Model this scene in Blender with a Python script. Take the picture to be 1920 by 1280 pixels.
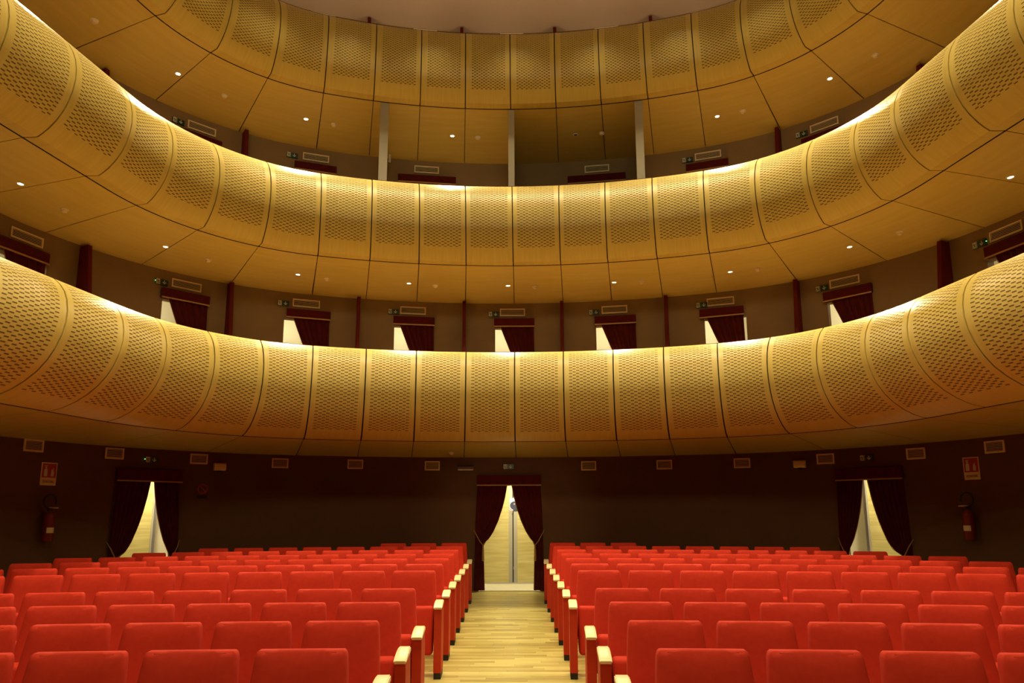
import bpy, bmesh, math, random
from mathutils import Vector, Matrix
random.seed(7)
for o in list(bpy.data.objects): bpy.data.objects.remove(o)
scn = bpy.context.scene
COL = scn.collection
PI = math.pi

# ------------------------------------------------------------------ camera
TH, YAW, ROLL = 0.171795, -0.014405, 0.002901
X0, H = 0.0986, 1.68
cam = bpy.data.cameras.new('camera'); cam.sensor_width = 36; cam.lens = 36 * 1321.65 / 1920
cam.shift_y = 93.98 / 1920; cam.clip_start = .05; cam.clip_end = 200
co = bpy.data.objects.new('camera', cam); COL.objects.link(co); scn.camera = co
rt = Vector((math.cos(YAW), -math.sin(YAW), 0)); fh = Vector((math.sin(YAW), math.cos(YAW), 0)); zz = Vector((0, 0, 1))
fw = fh * math.cos(TH) + zz * math.sin(TH); up = -fh * math.sin(TH) + zz * math.cos(TH)
r2 = rt * math.cos(ROLL) - up * math.sin(ROLL); u2 = rt * math.sin(ROLL) + up * math.cos(ROLL)
co.matrix_world = Matrix(((r2.x, u2.x, -fw.x, X0), (r2.y, u2.y, -fw.y, 0), (r2.z, u2.z, -fw.z, H), (0, 0, 0, 1)))

# ------------------------------------------------------------------ light, world, exposure
vs = scn.view_settings; vs.view_transform = 'Standard'; vs.look = 'None'; vs.gamma = 1; vs.exposure = 0.0; vs.use_curve_mapping = False
w = bpy.data.worlds.new('world'); scn.world = w; w.use_nodes = True
w.node_tree.nodes['Background'].inputs[0].default_value = (.05, .035, .02, 1); w.node_tree.nodes['Background'].inputs[1].default_value = .3
WARM = (1, .87, .50)
P_RING, P_SPOT, P_CORR, P_HOUSE, P_FRONT = 760, 340, 13, 330, 250
P_UP = 24
CEIL = 11.84
def lamp(kind, loc, power, color=WARM, aim=None, **kw):
    l = bpy.data.lights.new('scene_light', kind); l.energy = power; l.color = color
    for k, v in kw.items(): setattr(l, k, v)
    o = bpy.data.objects.new('scene_light', l); COL.objects.link(o); o.location = loc
    if aim is not None: o.rotation_euler = (Vector(aim) - Vector(loc)).to_track_quat('-Z', 'Y').to_euler()
    return o
# house lights recessed in the ceiling over the stalls
lamp('AREA', (0, 4.2, CEIL - .1), P_HOUSE, aim=(0, 5.6, 0), shape='DISK', size=3.2, spread=math.radians(95))
# unseen fill light added high behind the camera to brighten the balcony fronts
lamp('AREA', (0, -2.2, 9.2), P_FRONT, aim=(0, 11, 8), shape='RECTANGLE', size=5, size_y=1.2)

# unseen narrow spot added to brighten the wall round the central door and aisle
lamp('SPOT', (0, -1.8, 3.2), 800, color=(1, .80, .40), aim=(-.14, 13.6, 1.5), spot_size=math.radians(15), spot_blend=1, shadow_soft_size=.1)

# ------------------------------------------------------------------ plan of the horseshoe hall
R0, A0, R1, A1, D0 = 10.0524, .331519, 3.07724, 1.08364, 11.7027
DW = 1.8876; ST = 3.00405
def frame(s):
    sg = 1 if s >= 0 else -1; s = abs(s); c0 = D0 - R0
    if s <= R0 * A0:
        a = s / R0; p = (R0 * math.sin(a), c0 + R0 * math.cos(a))
    else:
        cx = (R0 - R1) * math.sin(A0); cy = c0 + (R0 - R1) * math.cos(A0)
        if s <= R0 * A0 + R1 * A1:
            a = A0 + (s - R0 * A0) / R1; p = (cx + R1 * math.sin(a), cy + R1 * math.cos(a))
        else:
            a = A0 + A1; l = s - R0 * A0 - R1 * A1
            p = (cx + R1 * math.sin(a) + l * math.cos(a), cy + R1 * math.cos(a) - l * math.sin(a))
    return Vector((sg * p[0], p[1], 0)), Vector((sg * math.sin(a), math.cos(a), 0))
def pt(s, d, z):
    p, n = frame(s); q = p + n * d; return Vector((q.x, q.y, z))
def wrot(s):
    n = frame(s)[1]; return -math.atan2(n.x, n.y)
FA, FB = .05, .016425                 # stalls floor: z = FA + FB*y
def fz(y): return FA + FB * y

for s in (-11.5, -9.4, -7.6, -6.0, -4.5, -3.0, -1.5, 0, 1.5, 3.0, 4.5, 6.0, 7.6, 9.4, 11.5):
    p = pt(s, -1.5, CEIL - .08); q = pt(s, -.75, 4.3)
    lamp('SPOT', p, P_RING, aim=q, spot_size=math.radians(50), spot_blend=.8, shadow_soft_size=.12)

# unseen point lamps added behind the top balustrade to wash the ceiling
for s in (-8.2, -6.7, -5.0, -3.4, -1.8, -.1, 1.6, 3.3, 4.9, 6.7, 8.2):
    lamp('POINT', pt(s, .75, 9.75), P_UP, color=(1, .80, .50), shadow_soft_size=.15)

# ------------------------------------------------------------------ helpers
def thing(name, label=None, cat=None, group=None, kind=None, loc=(0, 0, 0), rz=0):
    o = bpy.data.objects.new(name, None); COL.objects.link(o); o.empty_display_size = .1
    o.location = loc; o.rotation_euler = (0, 0, rz); tag(o, label, cat, group, kind); return o
def tag(o, label=None, cat=None, group=None, kind=None):
    if label: o['label'] = label
    if cat: o['category'] = cat
    if group: o['group'] = group
    if kind: o['kind'] = kind
    return o
def mk(name, bm, mat, parent=None, smooth=False, loc=None, angle=None):
    me = bpy.data.meshes.new(name); bm.normal_update(); bm.to_mesh(me); bm.free()
    o = bpy.data.objects.new(name, me); COL.objects.link(o)
    for m in (mat if isinstance(mat, (list, tuple)) else [mat]): me.materials.append(m)
    if smooth:
        for p in me.polygons: p.use_smooth = True
        if angle: me.set_sharp_from_angle(angle=math.radians(angle))
    if parent: o.parent = parent
    if loc: o.location = loc
    return o
def dup(o, parent=None, loc=None, rz=None):
    c = o.copy(); COL.objects.link(c); c.parent = parent
    if loc is not None: c.location = loc
    if rz is not None: c.rotation_euler = (0, 0, rz)
    for ch in list(o.children): dup(ch, c)
    return c
def box(bm, x0, x1, y0, y1, z0, z1, mi=0):
    v = [bm.verts.new((x, y, z)) for x in (x0, x1) for y in (y0, y1) for z in (z0, z1)]
    for f in ((0, 1, 3, 2), (4, 6, 7, 5), (0, 4, 5, 1), (2, 3, 7, 6), (0, 2, 6, 4), (1, 5, 7, 3)):
        fc = bm.faces.new([v[i] for i in f]); fc.material_index = mi
    return v
def rbox(x0, x1, y0, y1, z0, z1, r=.01, seg=2):
    bm = bmesh.new(); box(bm, x0, x1, y0, y1, z0, z1)
    bmesh.ops.bevel(bm, geom=bm.edges[:], offset=r, segments=seg, affect='EDGES', profile=.5); return bm
def B(*a):
    bm = bmesh.new(); box(bm, *a); return bm
def lathe(prof, n=20, axis='Z', c=(0, 0, 0)):
    bm = bmesh.new(); rings = []
    for r, h in prof:
        ring = []
        for i in range(n):
            a = 2 * PI * i / n; x, y = r * math.cos(a), r * math.sin(a)
            v = (x, y, h) if axis == 'Z' else (x, -h, y)
            ring.append(bm.verts.new((v[0] + c[0], v[1] + c[1], v[2] + c[2])))
        rings.append(ring)
    for a, b in zip(rings, rings[1:]):
        for i in range(n):
            bm.faces.new((a[i], a[(i + 1) % n], b[(i + 1) % n], b[i]))
    for rg in (rings[0], rings[-1]):
        try: bm.faces.new(rg)
        except ValueError: pass
    bmesh.ops.recalc_face_normals(bm, faces=bm.faces[:]); return bm
def tube(pts, r, n=8, bm=None):
    bm = bm or bmesh.new(); pts = [Vector(p) for p in pts]; rings = []
    for i, p in enumerate(pts):
        t = (pts[min(i + 1, len(pts) - 1)] - pts[max(i - 1, 0)]).normalized()
        a = t.cross(Vector((0, 1, 0.01)))
        if a.length < .1: a = t.cross(Vector((1, 0, 0)))
        a.normalize(); b = t.cross(a)
        rr = r[i] if isinstance(r, (list, tuple)) else r
        rings.append([bm.verts.new(p + (a * math.cos(2 * PI * k / n) + b * math.sin(2 * PI * k / n)) * rr) for k in range(n)])
    for a, b in zip(rings, rings[1:]):
        for k in range(n): bm.faces.new((a[k], a[(k + 1) % n], b[(k + 1) % n], b[k]))
    bm.faces.new(rings[0]); bm.faces.new(rings[-1])
    bmesh.ops.recalc_face_normals(bm, faces=bm.faces[:]); return bm
def poly(bm, pts, y, mi=0, th=.002):
    """flat raised polygon in the local xz plane facing -y, with a little thickness"""
    f = bm.faces.new([bm.verts.new((x, y, z)) for x, z in pts]); f.normal_update()
    if f.normal.y > 0: f.normal_flip()
    f.material_index = mi
    return f
def grid_surface(rows, bm=None, uvs=None, flip=False):
    bm = bm or bmesh.new(); V = [[bm.verts.new(p) for p in r] for r in rows]
    lay = bm.loops.layers.uv.verify() if uvs else None
    for i in range(len(V) - 1):
        for j in range(len(V[0]) - 1):
            idx = [(i, j), (i, j + 1), (i + 1, j + 1), (i + 1, j)]
            if flip: idx = idx[::-1]
            f = bm.faces.new([V[a][b] for a, b in idx])
            if uvs:
                for lp, (a, b) in zip(f.loops, idx): lp[lay].uv = uvs[a][b]
    return bm

# ------------------------------------------------------------------ materials
def mat(name, col, rough=.6, metal=0, emit=None, estr=0, spec=.5, sheen=0):
    m = bpy.data.materials.new(name); m.use_nodes = True; b = m.node_tree.nodes['Principled BSDF']
    b.inputs['Base Color'].default_value = (*col, 1); b.inputs['Roughness'].default_value = rough
    b.inputs['Metallic'].default_value = metal; b.inputs['Specular IOR Level'].default_value = spec
    if sheen: b.inputs['Sheen Weight'].default_value = sheen
    if emit: b.inputs['Emission Color'].default_value = (*emit, 1); b.inputs['Emission Strength'].default_value = estr
    return m
class N:
    def __init__(s, m): s.t = m.node_tree; s.n = s.t.nodes; s.b = s.n['Principled BSDF']
    def new(s, k, **kw):
        x = s.n.new(k)
        for a, b in kw.items(): setattr(x, a, b)
        return x
    def l(s, a, b): s.t.links.new(a, b)
    def math(s, op, a, b=None, c=None):
        x = s.new('ShaderNodeMath', operation=op)
        for i, v in enumerate((a, b, c)):
            if v is None: continue
            if isinstance(v, (int, float)): x.inputs[i].default_value = v
            else: s.l(v, x.inputs[i])
        return x.outputs[0]
    def coord(s, kind='Object', scale=(1, 1, 1)):
        tc = s.new('ShaderNodeTexCoord'); mp = s.new('ShaderNodeMapping'); mp.inputs['Scale'].default_value = scale
        s.l(tc.outputs[kind], mp.inputs[0]); return mp.outputs[0]
    def noise(s, vec, scale=5, detail=3):
        x = s.new('ShaderNodeTexNoise'); x.inputs['Scale'].default_value = scale; x.inputs['Detail'].default_value = detail
        s.l(vec, x.inputs['Vector']); return x.outputs[0]
    def ramp(s, fac, stops):
        x = s.new('ShaderNodeValToRGB'); e = x.color_ramp.elements
        e[0].position, e[0].color = stops[0][0], (*stops[0][1], 1); e[1].position, e[1].color = stops[-1][0], (*stops[-1][1], 1)
        for p, c in stops[1:-1]: k = e.new(p); k.color = (*c, 1)
        s.l(fac, x.inputs[0]); return x.outputs[0]
    def bump(s, h, strength=.2, dist=.01):
        x = s.new('ShaderNodeBump'); x.inputs['Strength'].default_value = strength; x.inputs['Distance'].default_value = dist
        s.l(h, x.inputs['Height']); s.l(x.outputs[0], s.b.inputs['Normal'])
def noisy(name, c1, c2, scale=6, rough=.7, bump=.1, coord='Object', cs=(1, 1, 1), **kw):
    m = mat(name, c1, rough, **kw); n = N(m); v = n.coord(coord, cs); f = n.noise(v, scale, 4)
    n.l(n.ramp(f, [(.3, c1), (.7, c2)]), n.b.inputs['Base Color'])
    if bump: n.bump(n.noise(v, scale * 14, 2), bump, .004)
    return m
WOOD1, WOOD2 = (.55, .385, .09), (.61, .44, .115)
def wood_uv(name, cols=0, gu=14., gv=1.3, u0=.09, u1=.905, v0=.05, v1=1, row=.053):
    """maple veneer; UV u = fraction of the panel's width, v = metres along its section; slots painted on as the dark of their holes"""
    m = mat(name, WOOD1, .42, spec=.35); n = N(m)
    tc = n.new('ShaderNodeTexCoord'); sp = n.new('ShaderNodeSeparateXYZ'); n.l(tc.outputs['UV'], sp.inputs[0])
    u, v = sp.outputs[0], sp.outputs[1]
    oi = n.new('ShaderNodeObjectInfo')
    cb = n.new('ShaderNodeCombineXYZ'); n.l(n.math('MULTIPLY', u, gu), cb.inputs[0]); n.l(n.math('MULTIPLY', v, gv), cb.inputs[1]); n.l(n.math('MULTIPLY', oi.outputs['Random'], 40), cb.inputs[2])
    g = n.noise(cb.outputs[0], 1.6, 5)
    base = n.ramp(g, [(.3, WOOD1), (.7, WOOD2)])
    if not cols:
        n.l(base, n.b.inputs['Base Color']); return m
    pu = (u1 - u0) / cols
    q = n.math('DIVIDE', n.math('SUBTRACT', u, u0), pu); j = n.math('FLOOR', q); fr = n.math('FRACT', q)
    par = n.math('MULTIPLY', n.math('MODULO', n.math('ABSOLUTE', j), 2.), .5)
    rr = n.math('FRACT', n.math('ADD', n.math('DIVIDE', v, row), par))
    def band(x, a, b, sft):
        k1 = n.math('SMOOTH_MIN', 1, 1, 0) if False else None
        a1 = n.new('ShaderNodeMapRange'); a1.clamp = True
        n.l(x, a1.inputs[0]); a1.inputs[1].default_value = a - sft; a1.inputs[2].default_value = a + sft
        a2 = n.new('ShaderNodeMapRange'); a2.clamp = True
        n.l(x, a2.inputs[0]); a2.inputs[1].default_value = b + sft; a2.inputs[2].default_value = b - sft
        return n.math('MULTIPLY', a1.outputs[0], a2.outputs[0])
    mk_ = n.math('MULTIPLY', band(fr, .06, .94, .05), band(rr, .33, .60, .06))
    mk_ = n.math('MULTIPLY', mk_, band(u, u0, u1, .001)); mk_ = n.math('MULTIPLY', mk_, band(v, v0, v1, .001))
    mx = n.new('ShaderNodeMix', data_type='RGBA'); n.l(mk_, mx.inputs[0]); n.l(base, mx.inputs[6]); mx.inputs[7].default_value = (.13, .070, .012, 1)  # dark slot colour stands in for the shade inside the holes
    n.l(mx.outputs[2], n.b.inputs['Base Color'])
    n.l(n.math('ADD', n.math('MULTIPLY', mk_, .4), .42), n.b.inputs['Roughness'])
    n.bump(n.math('SUBTRACT', 1, mk_), .5, .006)
    return m
M = {}
M['perf1'] = wood_uv('perforated_maple_low', 11, 14., 1.3, .10, .90, .07, 1.60, .0555)
M['perf2'] = wood_uv('perforated_maple_mid', 13, 14., 1.3, .09, .905, .05, 1.38, .0530)
M['perf3'] = wood_uv('perforated_maple_high', 15, 14., 1.3, .13, .90, .05, 1.38, .0500)
M['soffit'] = wood_uv('maple_soffit', 0, .9, 7.)
M['core'] = mat('dark_cavity', (.03, .018, .006), .9)
M['rail'] = mat('oxblood_rail', (.10, .018, .008), .5)
M['gfloor'] = noisy('brown_gallery_floor', (.50, .32, .14), (.55, .36, .16), 3, .6, 0)
M['fin'] = noisy('red_lacquer', (.11, .008, .004), (.125, .010, .005), 3, .7, 0, spec=.15)
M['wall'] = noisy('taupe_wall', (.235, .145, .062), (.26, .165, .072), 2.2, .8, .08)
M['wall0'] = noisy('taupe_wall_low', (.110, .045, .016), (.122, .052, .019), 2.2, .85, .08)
M['ceil'] = noisy('grey_brown_ceiling', (.50, .36, .25), (.54, .395, .275), 1.2, .8, 0)
M['cream'] = noisy('cream_corridor_wall', (.80, .76, .60), (.84, .80, .64), 1.4, .8, 0)
M['column'] = noisy('greige_plaster', (.36, .31, .24), (.40, .35, .27), 1.5, .8, 0)
M['frontwall'] = mat('dark_stage_wall', (.035, .025, .02), .9)
M['velvet'] = noisy('red_velvet', (.070, .002, .002), (.10, .004, .003), 9, .85, .1, sheen=.05, spec=.2)
M['gold'] = mat('gold_braid', (.45, .24, .07), .6)
M['fabric'] = noisy('red_seat_fabric', (.50, .021, .005), (.55, .027, .007), 30, .85, .05, spec=.3)
M['seatside'] = noisy('red_side_panel', (.42, .026, .005), (.46, .032, .006), 10, .6, 0, spec=.3)
M['black'] = mat('black_rubber', (.012, .010, .008), .6)
M['cream_plastic'] = mat('cream_plastic', (.80, .64, .40), .5)
M['white'] = mat('white_plastic', (.75, .68, .55), .45)
M['ventback'] = mat('vent_cavity', (.02, .014, .008), .9)
M['slat'] = mat('vent_slat', (.60, .46, .26), .5)
M['green'] = mat('sign_green', (.008, .045, .028), .4)
M['signwhite'] = mat('sign_white', (.62, .60, .48), .5)
M['led'] = mat('green_led', (.1, .5, .1), .4, emit=(.2, 1, .3), estr=3)
M['glow'] = mat('lamp_lens', (1, .95, .8), .4, emit=(1, .90, .62), estr=22)
M['unlit'] = mat('unlit_lens', (.10, .08, .05), .2)
M['steel'] = mat('brushed_steel', (.55, .55, .58), .35, metal=.7)
M['stile'] = mat('grey_door_stile', (.42, .40, .33), .5)
M['paper'] = mat('paper', (.62, .72, .85), .6)
M['ink'] = mat('ink_blue', (.03, .04, .09), .6)
M['ink2'] = mat('ink_pink', (.55, .40, .42), .6)
M['signred'] = mat('sign_red', (.42, .015, .012), .5)
M['extred'] = mat('extinguisher_red', (.20, .008, .006), .45)
def armwood():
    m = mat('pale_arm_wood', (.80, .66, .36), .35); n = N(m); v = n.coord('Object', (3, 30, 3))
    n.l(n.ramp(n.noise(v, 4, 3), [(.3, (.74, .58, .30)), (.7, (.86, .72, .42))]), n.b.inputs['Base Color']); return m
M['arm'] = armwood()
def doorwood():
    m = mat('pale_door_veneer', (.60, .53, .20), .5); n = N(m); v = n.coord('Object', (.6, 1, 9))
    n.l(n.ramp(n.noise(v, 2.2, 5), [(.3, (.50, .42, .15)), (.7, (.68, .61, .27))]), n.b.inputs['Base Color']); return m
M['doorwood'] = doorwood()
def plank_mat(name, brick):
    m = mat(name, (.6, .45, .16), .34, spec=.4); n = N(m)
    if brick:
        v = n.coord('Object'); bt = n.new('ShaderNodeTexBrick'); n.l(v, bt.inputs[0])
        bt.inputs['Scale'].default_value = 1; bt.inputs['Brick Width'].default_value = .62; bt.inputs['Row Height'].default_value = .07
        bt.inputs['Mortar Size'].default_value = .0015; bt.inputs['Color1'].default_value = (0, 0, 0, 1); bt.inputs['Color2'].default_value = (1, 1, 1, 1); bt.inputs['Mortar'].default_value = (0, 0, 0, 1)
        r = n.new('ShaderNodeSeparateColor'); n.l(bt.outputs[0], r.inputs[0]); rnd = r.outputs[0]
        vg = n.coord('Object', (1.2, 26, 1))
    else:
        oi = n.new('ShaderNodeObjectInfo'); rnd = oi.outputs['Random']
        tc = n.new('ShaderNodeTexCoord'); ad = n.new('ShaderNodeVectorMath', operation='ADD'); n.l(tc.outputs['Object'], ad.inputs[0])
        cb = n.new('ShaderNodeCombineXYZ'); n.l(n.math('MULTIPLY', rnd, 50), cb.inputs[2]); n.l(cb.outputs[0], ad.inputs[1])
        mp = n.new('ShaderNodeMapping'); mp.inputs['Scale'].default_value = (1.2, 2.2, 1); n.l(ad.outputs[0], mp.inputs[0]); vg = mp.outputs[0]
    g = n.noise(vg, 2.0, 4)
    f = n.math('ADD', n.math('MULTIPLY', rnd, .55), n.math('MULTIPLY', g, .5))
    n.l(n.ramp(f, [(.15, (.35, .26, .070)), (.5, (.52, .42, .135)), (.95, (.66, .56, .21))]), n.b.inputs['Base Color'])
    return m
M['plank'] = plank_mat('oak_plank', False)
M['floor'] = plank_mat('oak_strip_floor', True)

# ------------------------------------------------------------------ balcony fronts (three tiers)
K = list(range(-14, 15))
def seam_list(off, L):
    def f(k):
        a = abs(k)
        v = L[a] if a < len(L) else L[-1] + (a - len(L) + 1) * .92
        return off + math.copysign(v, k) if k else off
    return f
RIM = {1: seam_list(-.02, [0, .83, 1.67, 2.5, 3.36, 4.24, 5.12, 6.03, 6.87, 7.75]),
       2: seam_list(-.06, [0, .83, 1.64, 2.45, 3.31, 4.20, 5.12, 5.98, 6.80, 7.75]),
       3: seam_list(-.09, [0, .82, 1.62, 2.43, 3.27, 4.15, 5.05, 5.95, 6.80, 7.75])}
JNT = {1: seam_list(-.02, [0, .84, 1.68, 2.53, 3.42, 4.36, 5.36, 6.45, 7.38, 8.25]),
       2: seam_list(-.04, [0, .82, 1.63, 2.46, 3.31, 4.22, 5.15, 6.11, 6.98, 7.94]),
       3: seam_list(-.08, [0, .82, 1.63, 2.45, 3.30, 4.20, 5.12, 6.05, 6.98, 7.94])}
PROF1 = [(-.28, 4.325), (-.40, 4.24), (-.50, 4.14), (-.575, 4.03), (-.635, 3.89), (-.668, 3.75), (-.675, 3.60), (-.65, 3.44), (-.605, 3.31), (-.53, 3.18), (-.43, 3.07), (-.31, 2.975), (-.18, 2.905), (-.045, 2.864)]
PROF2 = [(0, 7.40), (-.09, 7.335), (-.18, 7.24), (-.255, 7.13), (-.315, 7.01), (-.355, 6.87), (-.375, 6.72), (-.37, 6.58), (-.345, 6.44), (-.30, 6.31), (-.235, 6.19), (-.15, 6.085), (-.09, 6.03), (-.03, 5.985), (.04, 5.984), (.14, 5.9866)]
PROF = {1: PROF1, 2: PROF2, 3: [(d * .93 if d < 0 else d, z + ST) for d, z in PROF2]}
WZ = {1: 2.751, 2: 5.8247, 3: 8.8287}
NAMES = {1: 'lowest', 2: 'middle', 3: 'top'}
def arclen(P):
    L = [0]
    for a, b in zip(P, P[1:]): L.append(L[-1] + math.hypot(b[0] - a[0], b[1] - a[1]))
    return L
for T in (1, 2, 3):
    root = thing('balcony', {1: 'lowest curved balcony of slotted pale maple panels, directly above the dark stalls wall',
                             2: 'middle curved balcony of slotted maple panels, between the two others',
                             3: 'top curved balcony of slotted maple panels, just under the ceiling'}[T], 'balcony', 'horseshoe balconies')
    P = PROF[T]; AL = arclen(P); tot = AL[-1]; NU = 6
    for k in K[:-1]:
        rows = []; uvs = []; g = .011 if T == 1 else .009
        for (d, z), al in zip(P, AL):
            t = al / tot
            sa = RIM[T](k) * (1 - t) + JNT[T](k) * t + g; sb = RIM[T](k + 1) * (1 - t) + JNT[T](k + 1) * t - g
            rows.append([pt(sa + (sb - sa) * i / NU, d, z) for i in range(NU + 1)]); uvs.append([(i / NU, al) for i in range(NU + 1)])
        # flanges turned back into the joint on all sides
        def back(d, z, i):
            a = P[max(i - 1, 0)]; b = P[min(i + 1, len(P) - 1)]; dx, dz = b[0] - a[0], b[1] - a[1]; L = math.hypot(dx, dz)
            return d - dz / L * .022, z + dx / L * .022
        R2 = []; U2 = []
        for i, ((d, z), r, u) in enumerate(zip(P, rows, uvs)):
            t = AL[i] / tot
            sa = RIM[T](k) * (1 - t) + JNT[T](k) * t + g; sb = RIM[T](k + 1) * (1 - t) + JNT[T](k + 1) * t - g
            bd, bz = back(d, z, i)
            R2.append([pt(sa, bd, bz)] + r + [pt(sb, bd, bz)]); U2.append([(0, AL[i])] + u + [(1, AL[i])])
        R2.append([Vector((p.x, p.y, p.z + .03)) for p in R2[-1]]); U2.append(U2[-1])
        bm = grid_surface(R2, uvs=U2)
        o = mk('panel', bm, M['perf%d' % T], root, smooth=True, angle=24)
        # soffit board behind it
        dj, zj = P[-1]; rows = []; uvs = []
        sa, sb = JNT[T](k) + .006, JNT[T](k + 1) - .006
        zs = lambda d: zj + (WZ[T] - zj) * (d - dj) / (DW - dj)
        S_ = [(dj + .022, .03)] + [(dj + .022 + (DW - dj - .022) * i / 4, 0) for i in range(5)]
        for d, hh in S_:
            rows.append([pt(sa, d, zs(d) + .02)] + [pt(sa + (sb - sa) * i / 5, d, zs(d) + hh) for i in range(6)] + [pt(sb, d, zs(d) + .02)])
            uvs.append([(0, d)] + [(i / 5, d) for i in range(6)] + [(1, d)])
        mk('soffit_panel', grid_surface(rows, uvs=uvs), M['soffit'], root, smooth=True, angle=40)
    # added dark strip that draws the shadow line between fronts and soffit boards
    dj, zj = P[-1]; n_ = 160; sa, sb = JNT[T](K[0]), JNT[T](K[-1])
    mk('joint_shadow_strip', grid_surface([[pt(sa + (sb - sa) * i / n_, d, zj + h) for i in range(n_ + 1)] for d, h in ((dj + .006, .03), (dj + .006, -.007), (dj + .016, -.007), (dj + .016, .03))]), M['core'], root)
    # dark carcass behind joints, parapet back, and rail
    smin, smax = JNT[T](K[0]), JNT[T](K[-1]); n = 120
    rows = []
    C_ = [(P[i][0] + .035 if i else P[0][0] + .02, P[i][1] + (.0 if i < len(P) - 4 else .035)) for i in range(len(P))]
    rimd, rimz = (.0, 4.372) if T == 1 else (.035, P[0][1] - .005)
    C_ = [(.10, rimz - 1.0), (.10, rimz), (P[0][0] + .02, P[0][1] - .004)] + C_[1:] + [(DW, WZ[T] + .045)]
    for d, z in C_: rows.append([pt(smin + (smax - smin) * i / n, d, z) for i in range(n + 1)])
    mk('carcass', grid_surface(rows), M['core'], root, smooth=True, angle=40)
    rows = []
    r0 = (-.035 if T == 1 else .006)
    for d, z in ((r0, rimz - .03 if T == 1 else rimz - .01), (r0, rimz + .018), (.12, rimz + .018), (.12, rimz - .05)):
        rows.append([pt(smin + (smax - smin) * i / n, d, z) for i in range(n + 1)])
    mk('rail', grid_surface(rows), M['rail'], root)
    if T == 1:   # top sheet of the lowest front, between rail and panels
        for k in K[:-1]:
            sa, sb = RIM[1](k) + .009, RIM[1](k + 1) - .009
            rows = [[pt(sa + (sb - sa) * i / 6, d, z) for i in range(7)] for d, z in ((-.03, 4.365), (-.15, 4.352), (-.28, 4.325))]
            mk('top_panel', grid_surface(rows, uvs=[[(i / 6, -.5 + j * .1) for i in range(7)] for j in range(3)]), M['soffit'], root, smooth=True)

# ------------------------------------------------------------------ shell
SMAX = 18.6
def srange(a, b, step=.22):
    n = max(1, int(math.ceil((b - a) / step))); return [a + (b - a) * i / n for i in range(n + 1)]
G0 = [(-4.94, .44 / 1.61), (-.135, .575 / 1.188), (4.75, .44 / 1.61)]       # stalls doors: s centre, half width in s
G2 = [(-6.37, .27), (-4.73, .225), (-3.38, .27), (-1.71, .32), (-.04, .32), (1.64, .32), (3.33, .27), (4.70, .225), (6.33, .27)]
G3 = [(-6.3, .27), (-4.72, .225), (-3.38, .27), (-1.54, .47), (1.39, .47), (3.23, .27), (4.6, .225), (6.3, .27)]
FL = {0: .27, 1: 3.38, 2: 3.38 + ST, 3: 3.38 + 2 * ST}
def wall_strip(bm, z0, z1, openings, zo):
    cuts = sorted([c - h for c, h in openings] + [c + h for c, h in openings]); E = [-SMAX] + cuts + [SMAX]
    for i, (a, b) in enumerate(zip(E, E[1:])):
        lo = zo if i % 2 else z0
        ss = srange(a, b)
        grid_surface([[pt(s, DW, lo) for s in ss], [pt(s, DW, z1) for s in ss]], bm)
        if i % 2:
            for s in (a, b): grid_surface([[pt(s, DW, z0), pt(s, DW + .14, z0)], [pt(s, DW, zo), pt(s, DW + .14, zo)]], bm)
            grid_surface([[pt(s, DW, zo) for s in ss], [pt(s, DW + .14, zo) for s in ss]], bm)
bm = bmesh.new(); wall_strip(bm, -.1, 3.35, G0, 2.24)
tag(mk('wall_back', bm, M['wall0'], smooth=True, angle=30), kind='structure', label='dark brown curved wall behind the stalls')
bm = bmesh.new()
wall_strip(bm, 3.35, 6.37, G2, 5.32); wall_strip(bm, 6.37, 9.38, G3, 8.33); wall_strip(bm, 9.38, CEIL, G2, 8.33 + ST)
tag(mk('wall_back', bm, M['wall'], smooth=True, angle=30), kind='structure', label='taupe curved wall behind the balconies')
# outer wall of the corridors, and its slabs
bm = bmesh.new(); ss = srange(-9.5, 9.5, .25)
grid_surface([[pt(s, DW + 1.5, 0) for s in ss], [pt(s, DW + 1.5, CEIL) for s in ss]], bm)
for s in (-9.5, 9.5): grid_surface([[pt(s, DW + .01, 0), pt(s, DW + 1.5, 0)], [pt(s, DW + .01, CEIL), pt(s, DW + 1.5, CEIL)]], bm)
tag(mk('wall_corridor', bm, M['cream'], smooth=True, angle=30), kind='structure', label='cream corridor wall seen through the doorways')
for i, (zf, top) in enumerate(((FL[0], 2.6), (FL[1], 5.7), (FL[2], 8.7), (FL[3], CEIL))):
    bm = bmesh.new(); grid_surface([[pt(s, DW + .0, zf) for s in ss], [pt(s, DW + 1.5, zf) for s in ss]], bm)
    tag(mk('floor', bm, M['cream'], smooth=True), kind='structure')
    if i < 3:
        bm = bmesh.new(); grid_surface([[pt(s, DW + .01, top) for s in ss], [pt(s, DW + 1.5, top) for s in ss]], bm)
        tag(mk('ceiling', bm, M['cream'], smooth=True), kind='structure')
for T in (1, 2, 3):   # gallery floors
    bm = bmesh.new(); sg = srange(-15, 15, .3)
    grid_surface([[pt(s, .1, FL[T]) for s in sg], [pt(s, DW, FL[T]) for s in sg]], bm)
    tag(mk('floor', bm, M['gfloor'], smooth=True), kind='structure')
yb = -4.6
bm = bmesh.new(); pl = [pt(s, DW + 1.6, CEIL) for s in srange(-SMAX, SMAX, .5)]
bm.faces.new([bm.verts.new(p) for p in pl])
tag(mk('ceiling', bm, M['ceil']), kind='structure', label='flat grey brown ceiling over the hall')
ye = pt(SMAX, DW, 0).y
bm = bmesh.new(); xe = pt(SMAX, DW, 0).x + .3
grid_surface([[Vector((-xe, ye + .02, -.1)), Vector((xe, ye + .02, -.1))], [Vector((-xe, ye + .02, CEIL)), Vector((xe, ye + .02, CEIL))]], bm)
tag(mk('wall_front', bm, M['frontwall']), kind='structure')
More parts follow.
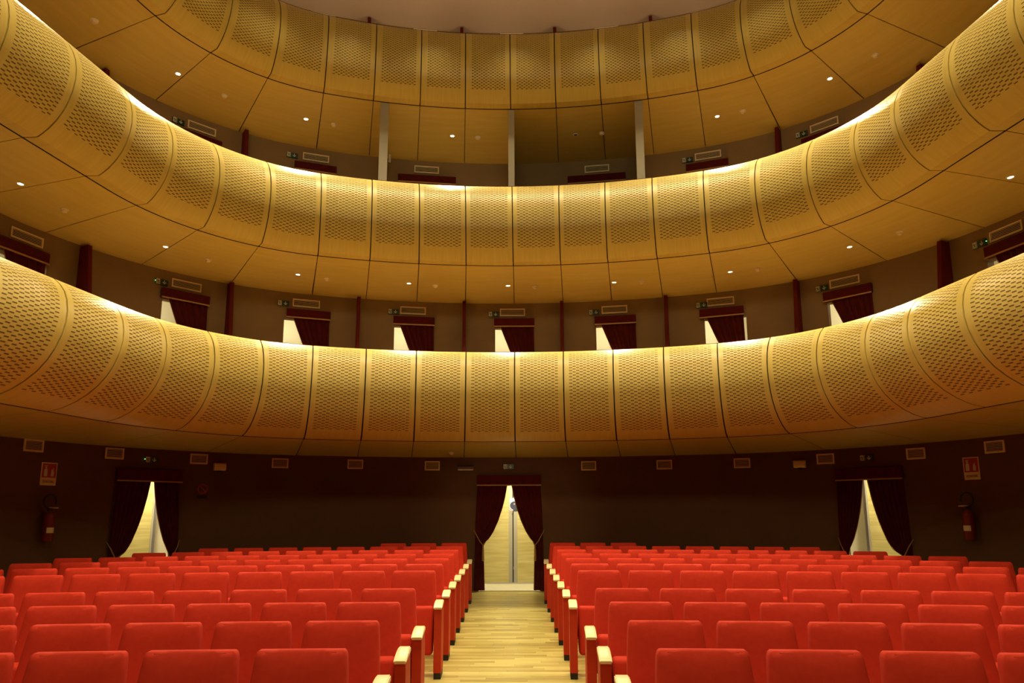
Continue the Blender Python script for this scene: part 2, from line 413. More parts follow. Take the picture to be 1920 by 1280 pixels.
# stalls floor with a gentle rake; real planks in the aisle
bm = bmesh.new(); rows = []
for y in (ye, 13.72): rows.append([Vector((x, y, fz(y) - .012)) for x in (-9, -1.1, -.0, 1.1, 9)])
grid_surface(rows, bm)
fl = tag(mk('floor', bm, M['floor']), kind='structure', label='pale oak strip floor of the stalls and aisle')
bm = bmesh.new(); box(bm, -.5, .5, -.5, .5, -.5, .5); bmesh.ops.bevel(bm, geom=[e for e in bm.edges if all(v.co.z > 0 for v in e.verts)], offset=.012, segments=1, affect='EDGES')
pm = bpy.data.meshes.new('plank'); bm.to_mesh(pm); bm.free(); pm.materials.append(M['plank'])
cnt = 0; y = 6.75
while y < 13.4 and cnt < 294:
    wd = .078; x = -1.0 + random.uniform(-.5, 0); xc = -.0165 * (y - 3.5)
    while x < .95 and cnt < 296:
        L = random.uniform(.38, .95); x1 = min(x + L, 1.0); xa = max(x, -.95)
        if x1 - xa > .12:
            o = bpy.data.objects.new('plank', pm); COL.objects.link(o); o.parent = fl
            o.location = (xc + (xa + x1) / 2, y + wd / 2, fz(y + wd / 2) - .006 + random.uniform(0, .0006)); o.scale = (x1 - xa - .0015, wd - .0018, .012)
            o.rotation_euler = (math.atan(FB), 0, 0); cnt += 1
        x += L
    y += wd
YP = y
bm = bmesh.new(); rows = [[Vector((x - .0165 * (yy - 3.5), yy, fz(yy) - .0005)) for x in (-.97, 0, .97)] for yy in (3.0, 6.75)]
grid_surface(rows, bm)
tag(mk('planking', bm, M['floor'], fl), kind='stuff')

# ------------------------------------------------------------------ corridor and soffit lamps
for (g, zf) in ((G0, FL[0]), (G2, FL[1]), (G3, FL[2])):
    for c, h in g:
        lamp('POINT', pt(c + (.12 if g is G0 else -.2), DW + (.45 if g is G0 else .85), zf + 2.1), P_CORR * (5.0 if g is G0 else 1), color=(1, .87, .55), shadow_soft_size=.12)

def downlight(s, d, z, lit, label, grp):
    t = thing('downlight', label, 'downlight', grp, loc=pt(s, d, z), rz=wrot(s))
    mk('bezel', lathe([(.052, .0), (.050, -.008), (.036, -.010), (.034, .0)], 24), M['white'], t, smooth=True, angle=40)
    mk('lens', lathe([(.035, -.003), (.030, -.006), (.0001, -.007)], 20), M['glow'] if lit else M['unlit'], t, smooth=True)
    if lit:
        p = pt(s, d, z - .03)
        lamp('SPOT', p, P_SPOT, color=(1, .88, .55), aim=pt(s, d - .55, z - 2), spot_size=math.radians(115), spot_blend=.7, shadow_soft_size=.03)
def detector(s, d, z, label):
    t = thing('smoke_detector', label, 'smoke detector', 'smoke detectors on the soffits', loc=pt(s, d, z), rz=wrot(s))
    mk('base', lathe([(.055, .0), (.055, -.012), (.048, -.015)], 20), M['white'], t, smooth=True, angle=40)
    mk('head', lathe([(.042, -.014), (.042, -.03), (.030, -.045), (.0001, -.047)], 20), M['cream_plastic'], t, smooth=True, angle=40)
ORD = ['first', 'second', 'third', 'fourth', 'fifth', 'sixth', 'seventh', 'eighth', 'ninth', 'tenth', 'eleventh', 'twelfth', 'thirteenth']
SP3 = [(-7.0, 1), (-5.27, 1), (-3.57, 1), (-1.12, 1), (1.06, 0), (3.45, 1), (4.94, 1), (7.0, 1)]
for i, (s, lit) in enumerate(SP3):
    downlight(s, .98, 8.915, lit, 'unlit round recessed downlight under the top balcony, right of the middle post' if not lit else '%s glowing downlight from the left under the top balcony' % ORD[i if i < 4 else i - 1], 'downlights under the top balcony')
SP2 = [-7.12, -5.23, -3.57, -1.82, -.14, 1.66, 3.5, 4.99, 7.04]
for i, s in enumerate(SP2):
    downlight(s, 1.01, 5.91, 1, '%s glowing downlight from the left under the middle balcony' % ORD[i], 'downlights under the middle balcony')
for i, s in enumerate([-6.36, -4.65, -3.16, -.67, 1.52, 3.79, 5.52]):
    detector(s, 1.0, 8.915, '%s white smoke detector from the left under the top balcony' % ORD[i])
for i, s in enumerate([-6.43, -4.69, -3.16, -1.38, .32, 2.11, 3.84, 5.57]):
    detector(s, 1.06, 5.905, '%s white smoke detector from the left under the middle balcony' % ORD[i])
detector(-1.07, 1.21, 2.79, 'lone white smoke detector under the lowest balcony, left of the central door')
# ceiling fixtures
for (x, y, lit) in ((-1.02, 11.85, 1), (.02, 11.75, 1)):
    t = thing('ceiling_downlight', 'small ceiling spotlight %s' % ('left of the centre' if x < -.5 else 'above the centre of the top balcony'), 'spotlight', 'spotlights in the ceiling', loc=(x, y, CEIL))
    mk('bezel', lathe([(.07, .0), (.065, -.015), (.045, -.02), (.042, 0)], 20), M['white'], t, smooth=True, angle=40)
    mk('lens', lathe([(.042, -.006), (.0001, -.008)], 16), M['unlit'], t)
for x in (-.62, .44):
    t = thing('ceiling_detector', 'small smoke detector on the ceiling, %s of the middle' % ('left' if x < 0 else 'right'), 'smoke detector', 'smoke detectors on the ceiling', loc=(x, 11.8, CEIL))
    mk('base', lathe([(.06, .0), (.06, -.015), (.05, -.018)], 18), M['cream_plastic'], t, smooth=True, angle=40)
    mk('head', lathe([(.045, -.016), (.04, -.045), (.0001, -.05)], 18), M['cream_plastic'], t, smooth=True, angle=40)

# ------------------------------------------------------------------ red fins and grey partitions
def fin(s, z0, ztop, label):
    t = thing('box_divider', label, 'divider', 'red dividers between the boxes', loc=pt(s, DW, z0), rz=wrot(s))
    h = ztop - z0; prof = [(0, 0), (-1.45, 0), (-1.45, 1.0), (-.36, 1.25), (-.23, h - .22), (-.20, h), (0, h)]
    bm = bmesh.new(); w_ = .033
    a = [bm.verts.new((-w_, y, z)) for y, z in prof]; b = [bm.verts.new((w_, y, z)) for y, z in prof]
    bm.faces.new(a); bm.faces.new(b[::-1])
    for i in range(len(prof)): j = (i + 1) % len(prof); bm.faces.new((a[i], b[i], b[j], a[j]))
    bmesh.ops.recalc_face_normals(bm, faces=bm.faces[:])
    mk('board', bm, M['fin'], t)
for T, S, zt in ((1, [-7.6, -5.79, -4.27, -2.62, -.88, .76, 2.47, 4.18, 5.71, 7.5], 5.80), (2, [-7.6, -5.8, -4.22, 4.10, 5.70, 7.5], 8.80), (3, [-5.8, -4.22, -2.61, -.97, .71, 2.41, 4.1, 5.7], 11.80)):
    side = sorted(S)
    for i, s in enumerate(side):
        fin(s, FL[T], zt, '%s dark red divider from the left above the %s balcony front' % (ORD[i], NAMES[T]))
for s0, s1, w_, lb in ((-2.33, -2.29, .075, 'left grey full-height partition standing on the middle balcony'), (-.07, -.07, .055, 'middle grey full-height post on the middle balcony'), (2.20, 2.12, .07, 'right grey full-height partition standing on the middle balcony')):
    t = thing('partition_wall', lb, 'partition', 'grey partitions of the central boxes')
    bm = bmesh.new(); z0 = FL[2]
    zs = lambda d: 8.9907 + (8.8287 - 8.9907) * (d - .14) / (DW - .14) - .004
    def q(s, side, d, z):
        p, n = frame(s); tg = Vector((n.y, -n.x, 0)); return Vector(((p + n * d + tg * side).x, (p + n * d + tg * side).y, z))
    for sd in (-w_, w_):
        grid_surface([[q(s0, sd, .16, z0), q(s1, sd, DW, z0)], [q(s0, sd, .16, zs(.16)), q(s1, sd, DW, zs(DW))]], bm)
    grid_surface([[q(s0, -w_, .16, z0), q(s0, w_, .16, z0)], [q(s0, -w_, .16, zs(.16)), q(s0, w_, .16, zs(.16))]], bm)
    bmesh.ops.remove_doubles(bm, verts=bm.verts[:], dist=.0005); mk('panel', bm, M['column'], t)

# ------------------------------------------------------------------ wall grilles
def vent_proto(w_, h_, ns):
    t = thing('air_vent')
    bm = bmesh.new(); fr = .022
    for a in ((-w_ / 2, w_ / 2, h_ / 2 - fr, h_ / 2), (-w_ / 2, w_ / 2, -h_ / 2, -h_ / 2 + fr), (-w_ / 2, -w_ / 2 + fr, -h_ / 2 + fr, h_ / 2 - fr), (w_ / 2 - fr, w_ / 2, -h_ / 2 + fr, h_ / 2 - fr)):
        box(bm, a[0], a[1], -.02, 0, a[2], a[3])
    mk('frame', bm, M['cream_plastic'], t)
    mk('backing', B(-w_ / 2 + fr, w_ / 2 - fr, -.003, 0, -h_ / 2 + fr, h_ / 2 - fr), M['ventback'], t)
    hh = h_ - 2 * fr; sm = None
    for i in range(ns):
        z = -hh / 2 + hh * (i + .5) / ns
        if sm is None:
            bm = bmesh.new(); v = box(bm, -w_ / 2 + fr, w_ / 2 - fr, -.015, -.005, -.0045, .0045)
            for x in v:
                if x.co.y < -.01: x.co.z -= .004
            sm = mk('slat', bm, M['slat'], t, loc=(0, 0, z))
        else: dup(sm, t, loc=(0, 0, z))
    return t
vA = vent_proto(.285, .175, 6); vB = vent_proto(.50, .155, 5); usedA = usedB = False
def put(proto, s, z, label, grp, first, off=.004, cat='air vent'):
    if first: o = proto; o.location = pt(s, DW - off, z); o.rotation_euler = (0, 0, wrot(s))
    else: o = dup(proto, None, pt(s, DW - off, z), wrot(s))
    return tag(o, label, cat, grp)
for i, s in enumerate([-6.04, -5.29, -4.46, -3.61, -2.58, -1.37, 1.15, 2.34, 3.46, 4.33, 5.21, 5.93]):
    put(vA, s, [2.665, 2.64, 2.625, 2.60, 2.605, 2.59, 2.58, 2.58, 2.575, 2.595, 2.595, 2.605][i], '%s small cream louvred vent from the left on the dark stalls wall' % ORD[i], 'vents along the stalls wall', i == 0)
fst = True
for nm, lst, z in (('above the lowest balcony', [-6.32, -4.72, -3.41, -1.73, -.07, 1.63, 3.32, 4.67, 6.27], 5.637), ('above the middle balcony', [-6.3, -4.69, -3.38, -1.55, 1.40, 3.25, 4.60, 6.27], 8.635), ('under the ceiling above the top balcony', [-3.38, -1.62, -.07, 1.63, 3.3], 11.75)):
    for i, s in enumerate(lst):
        put(vB, s, z, '%s wide cream louvred vent from the left, %s' % (ORD[i], nm), 'wide vents ' + nm, fst); fst = False

# ------------------------------------------------------------------ exit signs
def sign_proto():
    t = thing('exit_sign')
    mk('housing', rbox(-.105, .105, -.03, 0, -.05, .05, .004, 1), M['green'], t)
    bm = bmesh.new(); box(bm, -.098, -.028, -.034, -.029, -.045, .045); mk('pictogram_panel', bm, M['signwhite'], t)
    bm = bmesh.new(); y = -.0355     # running man and doorway
    for P in ([(-.083, .022), (-.075, .03), (-.067, .022), (-.075, .014)], [(-.082, .012), (-.066, .014), (-.058, -.008), (-.068, -.012)],
              [(-.068, -.008), (-.058, -.006), (-.048, -.036), (-.056, -.038)], [(-.070, -.010), (-.062, -.012), (-.078, -.032), (-.092, -.036), (-.090, -.028), (-.080, -.024)],
              [(-.082, .012), (-.078, .006), (-.094, -.002), (-.096, .006)], [(-.066, .014), (-.050, .002), (-.044, .008), (-.046, .016)],
              [(-.040, .042), (-.032, .042), (-.032, -.042), (-.040, -.042)]): poly(bm, P, y)
    mk('running_figure', bm, M['green'], t)
    bm = bmesh.new()
    poly(bm, [(.032, .034), (.044, .034), (.044, -.006), (.032, -.006)], -.0315); poly(bm, [(.038, -.036), (.070, -.002), (.058, .006), (.038, -.016), (.018, .006), (.006, -.002)], -.0315)
    mk('arrow', bm, M['signwhite'], t); return t
sg = sign_proto(); first = True; LEDS = []
for nm, lst, z in (('over a stalls doorway', [-4.93, -.14, 4.74], 2.575), ('above the lowest balcony', [-6.66, -4.98, -3.67, -2.05, -.385, 1.295, 3.03, 4.435, 6.02], 5.597), ('above the middle balcony', [-4.95, -3.66, 2.92, 4.35], 8.60)):
    for i, s in enumerate(lst):
        o = put(sg, s, z, 'dark green exit sign with down arrow, %s from the left %s' % (ORD[i], nm), 'exit signs ' + nm, first, cat='exit sign'); first = False
        if (nm[0] == 'o' and i == 0) or (nm.endswith('lowest balcony') and i in (1, 8)): LEDS.append((o, -.109 if i < 5 else .109))
for o, sx in LEDS: mk('indicator_light', lathe([(.006, 0), (.006, .01), (.0001, .012)], 8, 'Y', (sx, -.02, .005)), M['led'], o)

# ------------------------------------------------------------------ doorways: pelmets and curtains
def curtain_bm(W0, W1, inner, outer, ztop, zbot, n=26, rows=22, amp=.022, nf=7, ph=0):
    """inner(t), outer(t): local x at t=0 (top)..1 (bottom)"""
    rr = []
    for j in range(rows + 1):
        t = j / rows; a, b = outer(t), inner(t); z = ztop + (zbot - ztop) * t; w_ = abs(b - a); row = []
        am = amp * min(1, .35 + w_ * 1.6)
        for i in range(n * 2 + 1):
            u = i / (n * 2); x = a + (b - a) * u
            y = am * math.sin(u * nf * 2 * PI + ph + .4 * math.sin(t * 3)) + .3 * am * math.sin(u * nf * 4.7 * PI + 1.3 + t * 2)
            row.append(Vector((x, y, z)))
        rr.append(row)
    return grid_surface(rr)
def interp(P):
    def f(t):
        for (a, x), (b, y) in zip(P, P[1:]):
            if t <= b:
                k = (t - a) / (b - a); return x + (y - x) * k
        return P[-1][1]
    return f
def smooth_edge(bm_, edge, z0, z1, mat_, parent, r=.006):
    mk('braid', tube([(edge(i / 18), -.03, z0 + (z1 - z0) * i / 18) for i in range(19)], r, 6), mat_, parent, smooth=True)
def pelmet(t, W, ztop, h, dep=.10):
    mk('pelmet', rbox(-W / 2, W / 2, -dep, -.004, ztop - h, ztop, .008, 2), M['velvet'], t)
    mk('gold_trim', B(-W / 2, W / 2, -dep - .006, -dep + .004, ztop - h - .012, ztop - h + .010), M['gold'], t)
def stalls_door(s, W, label, zt=1.12, gap=(-.03, .05)):
    zf = FL[0] - .0; zp = 2.41
    t = thing('door_curtains', label, 'curtains', 'tied-back curtains on the stalls doorways', loc=pt(s, DW - .005, 0), rz=wrot(s))
    pelmet(t, W, zp, .19)
    k = W / 1.21
    for sgn in (-1, 1):
        g = (gap[0] if sgn < 0 else gap[1]) * k
        tt = (2.24 - zt) / (2.24 - zf)
        top_in = g; q_ = lambda x: sgn * abs(x) * k
        pts_in = [(0, g), (tt * .22, g + sgn * .045 * k), (tt * .42, g + sgn * .10 * k), (tt * .62, g + sgn * .175 * k), (tt * .80, g + sgn * .265 * k), (tt * .92, g + sgn * .35 * k), (tt, sgn * .485 * k), (tt + .03, sgn * .475 * k), (1, sgn * .455 * k)]
        pts_out = [(0, sgn * .595 * k), (tt * .6, sgn * .63 * k), (tt, sgn * .635 * k), (1, sgn * .655 * k)]
        inn, out = interp(pts_in), interp(pts_out)
        bm = curtain_bm(0, 0, inn, out, 2.24, zf + .012, ph=sgn)
        bmesh.ops.translate(bm, verts=bm.verts[:], vec=(0, -.05, 0))
        c = mk('curtain', bm, M['velvet'], t, smooth=True)
        mk('braid', tube([(inn(i / 40), -.052, 2.24 + (zf + .02 - 2.24) * i / 40) for i in range(41)], .005, 6), M['gold'], c, smooth=True)
        mk('tieback', tube([(sgn * .665 * k, -.03, zt + .27), (sgn * .60 * k, -.095, zt + .16), (sgn * .545 * k, -.105, zt + .06), (sgn * .49 * k, -.085, zt - .01), (sgn * .475 * k, -.03, zt)], .009, 8), M['gold'], t, smooth=True)
        mk('tassel', lathe([(.006, 0), (.012, -.03), (.016, -.06), (.008, -.07), (.018, -.09), (.024, -.30), (.0001, -.31)], 12, c=(sgn * .482 * k, -.095, zt)), M['gold'], t, smooth=True)
    return t
stalls_door(-.135, 1.22, 'deep red tied-back curtains with gold cord around the central double door')
stalls_door(-4.94, 1.02, 'dark tied-back curtains on the left stalls doorway', 1.0, (.02, .08))
stalls_door(4.75, 1.04, 'dark tied-back curtains on the right stalls doorway', 1.0, (-.10, -.04))
def gallery_door(s, W, ztop, label, grp, open_=True):
    t = thing('door_curtain', label, 'curtain', grp, loc=pt(s, DW - .005, 0), rz=wrot(s))
    pelmet(t, W, ztop, .165)
    zt = ztop - .165
    inn = interp([(0, -.345 * W), (.25, -.115 * W), (.45, .12 * W), (.55, .40 * W), (.58, .38 * W), (1, .34 * W)]); out = interp([(0, .485 * W), (.5, .50 * W), (1, .50 * W)])
    bm = curtain_bm(0, 0, inn, out, zt, ztop - 2.10, nf=6, amp=.02); bmesh.ops.translate(bm, verts=bm.verts[:], vec=(0, -.045, 0))
    c = mk('curtain', bm, M['velvet'], t, smooth=True)
    mk('braid', tube([(inn(i / 30), -.05, zt + (ztop - 2.09 - zt) * i / 30) for i in range(31)], .004, 6), M['gold'], c, smooth=True)
NM2 = ['far left', 'second from the left', 'third from the left', 'fourth from the left', 'middle', 'fourth from the right', 'third from the right', 'second from the right', 'far right']
for i, (c, h) in enumerate(G2):
    gallery_door(c, .80, 5.495, 'dark red curtain under its pelmet, %s doorway above the lowest balcony' % NM2[i], 'curtains in the doorways above the lowest balcony')
for i, (c, h) in enumerate(G3):
    gallery_door(c, 1.17 if abs(c) < 2 else .80, 8.475, 'dark red pelmet over the %s doorway above the middle balcony' % (['far left', 'second from the left', 'third from the left', 'left central', 'right central', 'third from the right', 'second from the right', 'far right'][i]), 'curtains above the middle balcony')

# ------------------------------------------------------------------ stalls doors
def leaf(t, x0, x1, y, z0, z1, st0, st1):
    b = mk('leaf', B(x0, x1, y, y + .04, z0, z1), M['doorwood'], t)
    if st0: mk('stile', B(x0, x0 + st0, y - .006, y + .046, z0, z1), M['stile'], b)
    if st1: mk('stile', B(x1 - st1, x1, y - .006, y + .046, z0, z1), M['stile'], b)
    return b
t = thing('door_1', 'pale wooden double door with grey meeting stiles behind the central curtains', kind='structure', loc=pt(-.135, DW + 1.38, FL[0]), rz=wrot(-.135))
leaf(t, -.72, .063, 0, 0, 2.12, 0, .078); leaf(t, .087, .86, 0, 0, 2.12, .078, 0)
mk('gap', B(.063, .087, .02, .03, 0, 2.12), M['black'], t)
mk('threshold', B(-.74, .88, -.07, .04, -.005, .02), M['steel'], t)
hd = mk('handle', rbox(.052, .066, -.05, -.006, 1.42, 1.47, .004, 1), M['steel'], t)
mk('bolt', rbox(.082, .094, -.03, -.006, .28, .34, .003, 1), M['steel'], t)
p = thing('poster', 'small blue paper print taped where the central door leaves meet', 'poster', loc=pt(-.135, DW + 1.365, FL[0] + 1.47), rz=wrot(-.135))
mk('sheet', B(.005, .215, -.003, 0, 0, .27), M['paper'], p)
bm = bmesh.new(); poly(bm, [(.11 + .098 * math.cos(a / 16 * 2 * PI), .115 + .088 * math.sin(a / 16 * 2 * PI)) for a in range(16)], -.0045)
poly(bm, [(.06, .0), (.21, .0), (.21, .07), (.12, .09)], -.004)
mk('dark_figure', bm, M['ink'], p)
bm = bmesh.new(); poly(bm, [(.01, .005), (.09, .005), (.05, .04), (.012, .06)], -.005); poly(bm, [(.09, .13), (.12, .14), (.115, .16), (.09, .155)], -.0055); poly(bm, [(.14, .135), (.165, .13), (.16, .15), (.14, .155)], -.0055)
mk('pale_highlights', bm, M['ink2'], p)
for n_, s, sg_ in ((2, -4.94, 1), (3, 4.75, -1)):
    t = thing('door_%d' % n_, 'pale wooden door leaf standing ajar behind the %s stalls curtains' % ('left' if sg_ > 0 else 'right'), kind='structure', loc=pt(s, DW + 1.12, FL[0]), rz=wrot(s))
    a, b = sorted((sg_ * -.35, sg_ * (.57 if sg_ > 0 else .50)))
    leaf(t, a, b, .0, .01, 2.05, .035 if sg_ < 0 else 0, .035 if sg_ > 0 else 0)
    x = b if sg_ > 0 else a
    mk('edge_frame', B(min(x, x + sg_ * .07), max(x, x + sg_ * .07), .06, .12, 0, 2.05), M['steel'], t)
    mk('jamb', B(min(x + sg_ * .07, x + sg_ * .10), max(x + sg_ * .07, x + sg_ * .10), .12, .18, 0, 2.1), M['cream'], t)

# ------------------------------------------------------------------ wall fittings in the stalls
def fit(name, label, cat, s, z, grp=None, off=.003): return thing(name, label, cat, grp, loc=pt(s, DW - off, z), rz=wrot(s))
for s, z, nm in ((-4.25, 2.50, 'left'), (4.07, 2.52, 'right')):
    t = fit('wall_speaker', 'small cream wall speaker near the %s stalls doorway' % nm, 'speaker', s, z, 'wall speakers')
    bm = bmesh.new(); pr = [(0, -.062), (-.09, -.062), (-.115, -.04), (-.12, .0), (-.115, .04), (-.09, .062), (0, .062)]
    a = [bm.verts.new((-.095, y, zq)) for y, zq in pr]; b = [bm.verts.new((.095, y, zq)) for y, zq in pr]
    bm.faces.new(a); bm.faces.new(b[::-1])
    for i in range(len(pr)): j = (i + 1) % len(pr); bm.faces.new((a[i], b[i], b[j], a[j]))
    bmesh.ops.recalc_face_normals(bm, faces=bm.faces[:]); mk('body', bm, M['cream_plastic'], t)
    mk('bracket', B(-.03, .03, -.06, 0, -.085, -.06), M['black'], t)
t = fit('emergency_lamp', 'dark red wedge-shaped wall lamp left of the central door', 'wall lamp', -.84, 2.545)
bm = bmesh.new(); v = box(bm, -.155, .155, -.16, 0, -.03, .05)
for x in v:
    if x.co.z > 0 and x.co.y < -.1: x.co.z = .02
mk('housing', bm, M['rail'], t); mk('diffuser', B(-.14, .15, -.165, -.01, -.045, -.031), M['white'], t)
def textmesh(body, size):
    c = bpy.data.curves.new('lettering', 'FONT'); c.body = body; c.size = size; c.align_x = 'CENTER'; c.extrude = .0008
    o = bpy.data.objects.new('tmp', c); COL.objects.link(o); dg = bpy.context.evaluated_depsgraph_get()
    me = bpy.data.meshes.new_from_object(o.evaluated_get(dg)); bpy.data.objects.remove(o); return me
txt = textmesh('ESTINTORE', .04)
for v in txt.vertices: v.co = Vector((v.co.x, -v.co.z, v.co.y))
txt.materials.clear(); txt.materials.append(M['black'])
for s, z, nm in ((-5.875, 2.275, 'left'), (5.70, 2.32, 'right')):
    t = fit('extinguisher_sign', 'red and cream fire extinguisher sign on the %s stalls wall' % nm, 'sign', s, z, 'fire extinguisher signs')
    mk('plate', rbox(-.115, .115, -.006, 0, -.165, .165, .002, 1), M['cream_plastic'], t)
    mk('red_field', B(-.10, .10, -.009, -.005, -.055, .15), M['signred'], t)
    bm = bmesh.new()
    poly(bm, [(-.075, -.035), (-.025, -.035), (-.025, .06), (-.035, .075), (-.065, .075), (-.075, .06)], -.0105)
    poly(bm, [(-.06, .08), (-.04, .08), (-.035, .105), (-.065, .105)], -.0105); poly(bm, [(-.07, .11), (-.03, .115), (-.03, .125), (-.08, .12)], -.0105)
    poly(bm, [(.025, -.035), (.065, -.035), (.072, .01), (.062, .05), (.058, .09), (.045, .06), (.035, .07), (.028, .03)], -.0105)
    mk('pictogram', bm, M['signwhite'], t)
    tx = bpy.data.objects.new('lettering', txt); COL.objects.link(tx); tx.parent = t; tx.location = (0, -.0075, -.13); tx.scale = (.80, 1, 1.25)
for s, z, nm, sgn in ((-5.87, 1.31, 'left', 1), (5.66, 1.30, 'right', -1)):
    t = fit('fire_extinguisher', 'red fire extinguisher with black hose hanging on the %s stalls wall' % nm, 'fire extinguisher', s, z, 'fire extinguishers')
    y0 = -.12
    mk('cylinder', lathe([(.0001, .0), (.07, .0), (.082, .015), (.082, .40), (.07, .45), (.035, .475), (.022, .485), (.022, .50)], 24, c=(0, y0, 0)), M['extred'], t, smooth=True, angle=50)
    mk('valve', rbox(-.03, .03, y0 - .03, y0 + .03, .50, .55, .006, 1), M['black'], t)
    mk('handle', rbox(-.02 if sgn > 0 else -.13, .13 if sgn > 0 else .02, y0 - .015, y0 + .015, .545, .565, .004, 1), M['cream_plastic'], t)
    hs = [(-.02 * sgn, y0, .53)] + [(-sgn * (.04 + .10 * math.sin(a)) + sgn * .02, y0 - .01, .66 - .115 * math.cos(a)) for a in [x * .42 for x in range(1, 13)]]
    mk('hose', tube(hs, .013, 8), M['black'], t, smooth=True)
    bm = bmesh.new(); r = .0835
    grid_surface([[Vector((r * math.sin(a), y0 - r * math.cos(a), zq)) for a in [x * .2 - .8 for x in range(9)]] for zq in (.14, .23)], bm); mk('label_sticker', bm, M['cream_plastic'], t, smooth=True)
    mk('bracket', B(-.03, .03, y0 + .08, 0, .36, .40), M['black'], t); t.scale = (.9, .9, .86)
t = fit('prohibition_sign', 'dim round prohibition sign above a small plate, right of the left stalls doorway', 'sign', -4.40, 2.08)
bm = lathe([(.085, 0), (.085, .006), (.066, .006), (.066, 0)], 28, 'Y', (0, 0, .04)); mk('ring', bm, M['signred'], t)
mk('disc', lathe([(.0001, .003), (.067, .003)], 24, 'Y', (0, 0, .04)), M['wall'], t)
bm = bmesh.new(); v = box(bm, -.075, .075, -.007, -.003, -.008, .008); bmesh.ops.rotate(bm, cent=(0, 0, 0), matrix=Matrix.Rotation(PI / 4, 3, 'Y'), verts=bm.verts[:]); bmesh.ops.translate(bm, verts=bm.verts[:], vec=(0, 0, .04)); mk('bar', bm, M['signred'], t)
mk('plate', B(-.085, .085, -.006, 0, -.125, -.07), M['black'], t)
t = thing('wall_socket', 'small pale fitting on the left grey partition', 'switch', loc=pt(-2.19, DW - .4, 8.62), rz=wrot(-2.2) + PI / 2)
mk('plate', B(-.03, .03, -.02, .02, -.07, .07), M['white'], t)

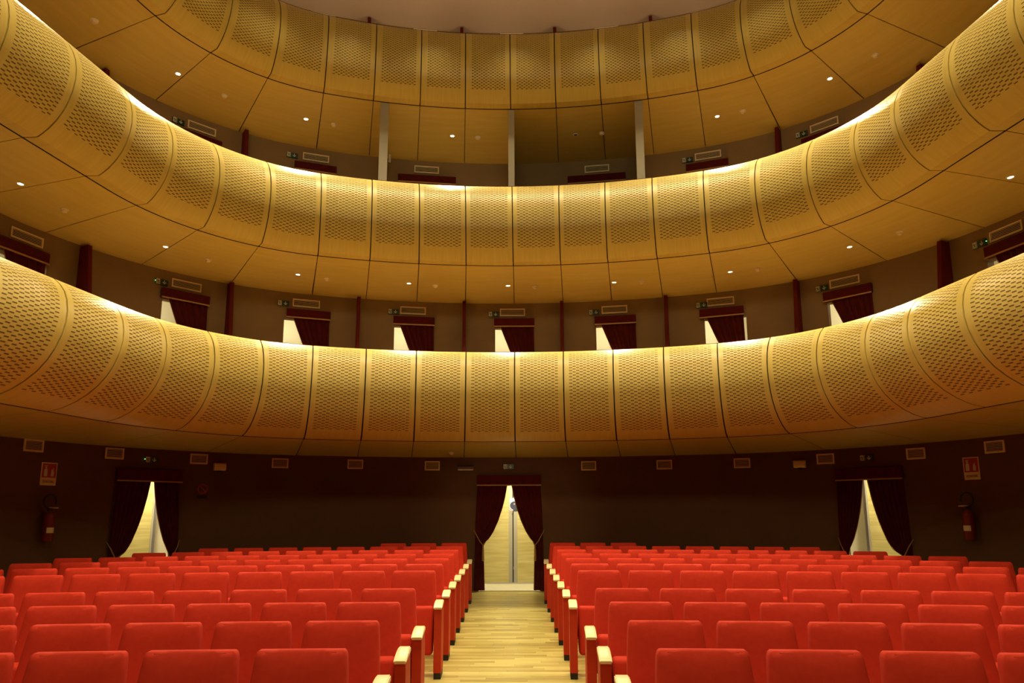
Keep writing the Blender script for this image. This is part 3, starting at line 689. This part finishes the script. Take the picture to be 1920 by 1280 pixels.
# ------------------------------------------------------------------ theatre seats
def seat_parts(aisle, side):
    """local: x right, faces -y; side = -1: the standard is on the seat's left (right block), +1 on its right"""
    t = thing('theatre_seat')
    # backrest: rounded padded slab, narrower at the top, leaning back
    bm = bmesh.new(); nx, nz = 10, 10
    def shell(ysgn):
        rows = []
        for v in (0, .12, .25, .4, .55, .7, .82, .9, .955, .985, 1):
            z = .34 + .61 * v; row = []
            hw = .2372 - .0242 * max(0, (v - .45) / .55) ** 1.1 - {.955: .001, .985: .006, 1: .016}.get(v, 0)
            for i in range(nx + 1):
                u = -1 + 2 * i / nx
                # round off the upper corners
                zz_ = z; edge = max(0, abs(u) - .9) / .1
                y = -.17 * (1 - v) ** 1.15 + (.018 * u * u * -1 if ysgn < 0 else 0)
                th = .045
                ed = max(abs(u) ** 8, (2 * v - 1) ** 10 if v > .5 else 0)
                row.append(Vector((u * hw, y + ysgn * th * (1 - .55 * ed) + (0), zz_)))
            rows.append(row)
        return rows
    f = shell(-1); b = shell(1)
    grid_surface(f, bm); grid_surface(b, bm, flip=True)
    def rim(a, c):
        V = [bm.verts.new(p) for p in a]; W = [bm.verts.new(p) for p in c]
        for i in range(len(V) - 1): bm.faces.new((V[i], V[i + 1], W[i + 1], W[i]))
    rim(f[-1], b[-1]); rim(f[0], b[0]); rim([r[0] for r in f], [r[0] for r in b]); rim([r[-1] for r in f], [r[-1] for r in b])
    bmesh.ops.remove_doubles(bm, verts=bm.verts[:], dist=.0005)
    bmesh.ops.recalc_face_normals(bm, faces=bm.faces[:])
    sharp = [e for e in bm.edges if len(e.link_faces) == 2 and e.calc_face_angle() > .9]
    bmesh.ops.bevel(bm, geom=sharp, offset=.013, segments=3, affect='EDGES', profile=.5)
    mk('backrest', bm, M['fabric'], t, smooth=True)
    bm = bmesh.new(); v = box(bm, -.225, .225, -.395, -.255, .20, .635)
    for x in v:
        if x.co.z > .5: x.co.y += .055
    bmesh.ops.bevel(bm, geom=bm.edges[:], offset=.03, segments=3, affect='EDGES', profile=.5)
    mk('seat_cushion', bm, M['fabric'], t, smooth=True)
    sx = side * .2565
    if aisle:
        sx = side * .277
        bm = bmesh.new(); pr = [(-.45, .055), (-.45, .628), (-.20, .655), (-.17, .40), (-.19, .055)]
        hw = .036
        a = [bm.verts.new((sx - hw, y, z)) for y, z in pr]; b = [bm.verts.new((sx + hw, y, z)) for y, z in pr]
        bm.faces.new(a); bm.faces.new(b[::-1])
        for i in range(len(pr)): j = (i + 1) % len(pr); bm.faces.new((a[i], b[i], b[j], a[j]))
        bmesh.ops.recalc_face_normals(bm, faces=bm.faces[:])
        bmesh.ops.bevel(bm, geom=[e for e in bm.edges], offset=.004, segments=1, affect='EDGES'); mk('end_panel', bm, M['seatside'], t)
        mk('foot', B(sx - .034, sx + .034, -.44, -.19, .0, .056), M['black'], t)
        bm = bmesh.new(); n = 8; A_, B_ = [], []
        pr = []
        for i in range(n + 1):
            u = i / n; pr.append((-.468 + .26 * u, .648 + .044 * math.sin(u * PI * .54) ** .8))
        pr += [(-.20, .658), (-.465, .630)]
        a = [bm.verts.new((sx - .040, y, z)) for y, z in pr]; b = [bm.verts.new((sx + .040, y, z)) for y, z in pr]
        bm.faces.new(a); bm.faces.new(b[::-1])
        for i in range(len(pr)): j = (i + 1) % len(pr); bm.faces.new((a[i], b[i], b[j], a[j]))
        bmesh.ops.recalc_face_normals(bm, faces=bm.faces[:])
        bmesh.ops.bevel(bm, geom=[e for e in bm.edges if abs(e.verts[0].co.x - e.verts[1].co.x) < 1e-4], offset=.006, segments=2, affect='EDGES')
        tag(mk('armrest', bm, M['arm'], t, smooth=True, angle=35), label='pale wooden armrest')
    else:
        mk('side_panel', rbox(sx - .014, sx + .014, -.40, -.14, .05, .56, .008, 1), M['seatside'], t)
        mk('foot', B(sx - .013, sx + .013, -.38, -.16, 0, .052), M['black'], t)
        mk('armrest', rbox(sx - .016, sx + .016, -.42, -.12, .56, .60, .008, 2), M['fabric'], t, smooth=True)
    return t
ROWY = [3.51, 4.31, 5.09, 5.87, 7.36, 8.15, 8.94, 9.73, 10.53, 11.38, 12.27]
ROWN = [5, 6, 7, 8, 10, 10, 10, 10, 9, 8, 3]
ROWD = ['nearest row', 'second row', 'third row', 'fourth row', 'fifth row', 'sixth row', 'seventh row', 'eighth row', 'ninth row', 'tenth row', 'short last row']
protos = {(a, sd): seat_parts(a, sd) for a in (0, 1) for sd in (-1, 1)}; used = {k: False for k in protos}
RC = 24.0; SPC = .513
for ri, (Y, nn) in enumerate(zip(ROWY, ROWN)):
    xc = -.005 - .0165 * (Y - 3.5); half = .730 - .0023 * (Y - 3.5)
    for sd in (-1, 1):           # sd=+1: block on the right of the aisle
        for i in range(nn):
            a = (half + .212 + i * SPC) / RC; x = xc + sd * RC * math.sin(a); y = Y - RC * (1 - math.cos(a))
            key = (1 if i == 0 else 0, -sd); pr = protos[key]
            y_ = y; loc = (x, y_, fz(y_ - .3)); rz = -sd * a
            if not used[key]: o = pr; used[key] = True; o.location = loc; o.rotation_euler = (0, 0, rz)
            else: o = dup(pr, None, loc, rz)
            side = 'right' if sd > 0 else 'left'
            pos = 'on the aisle' if i == 0 else '%s from the aisle' % ORD[i]
            tag(o, 'red theatre seat %s, %s of the %s block' % (pos, ROWD[ri], side), 'theatre seat', 'red theatre seats in the %s block' % side)
            if i == 0 and ri in (2, 3):
                sx = -sd * .272
                mk('row_plate', B(*sorted((sx - sd * .036, sx - sd * .039)), -.30, -.28, .32, .40), M['gold'], o)
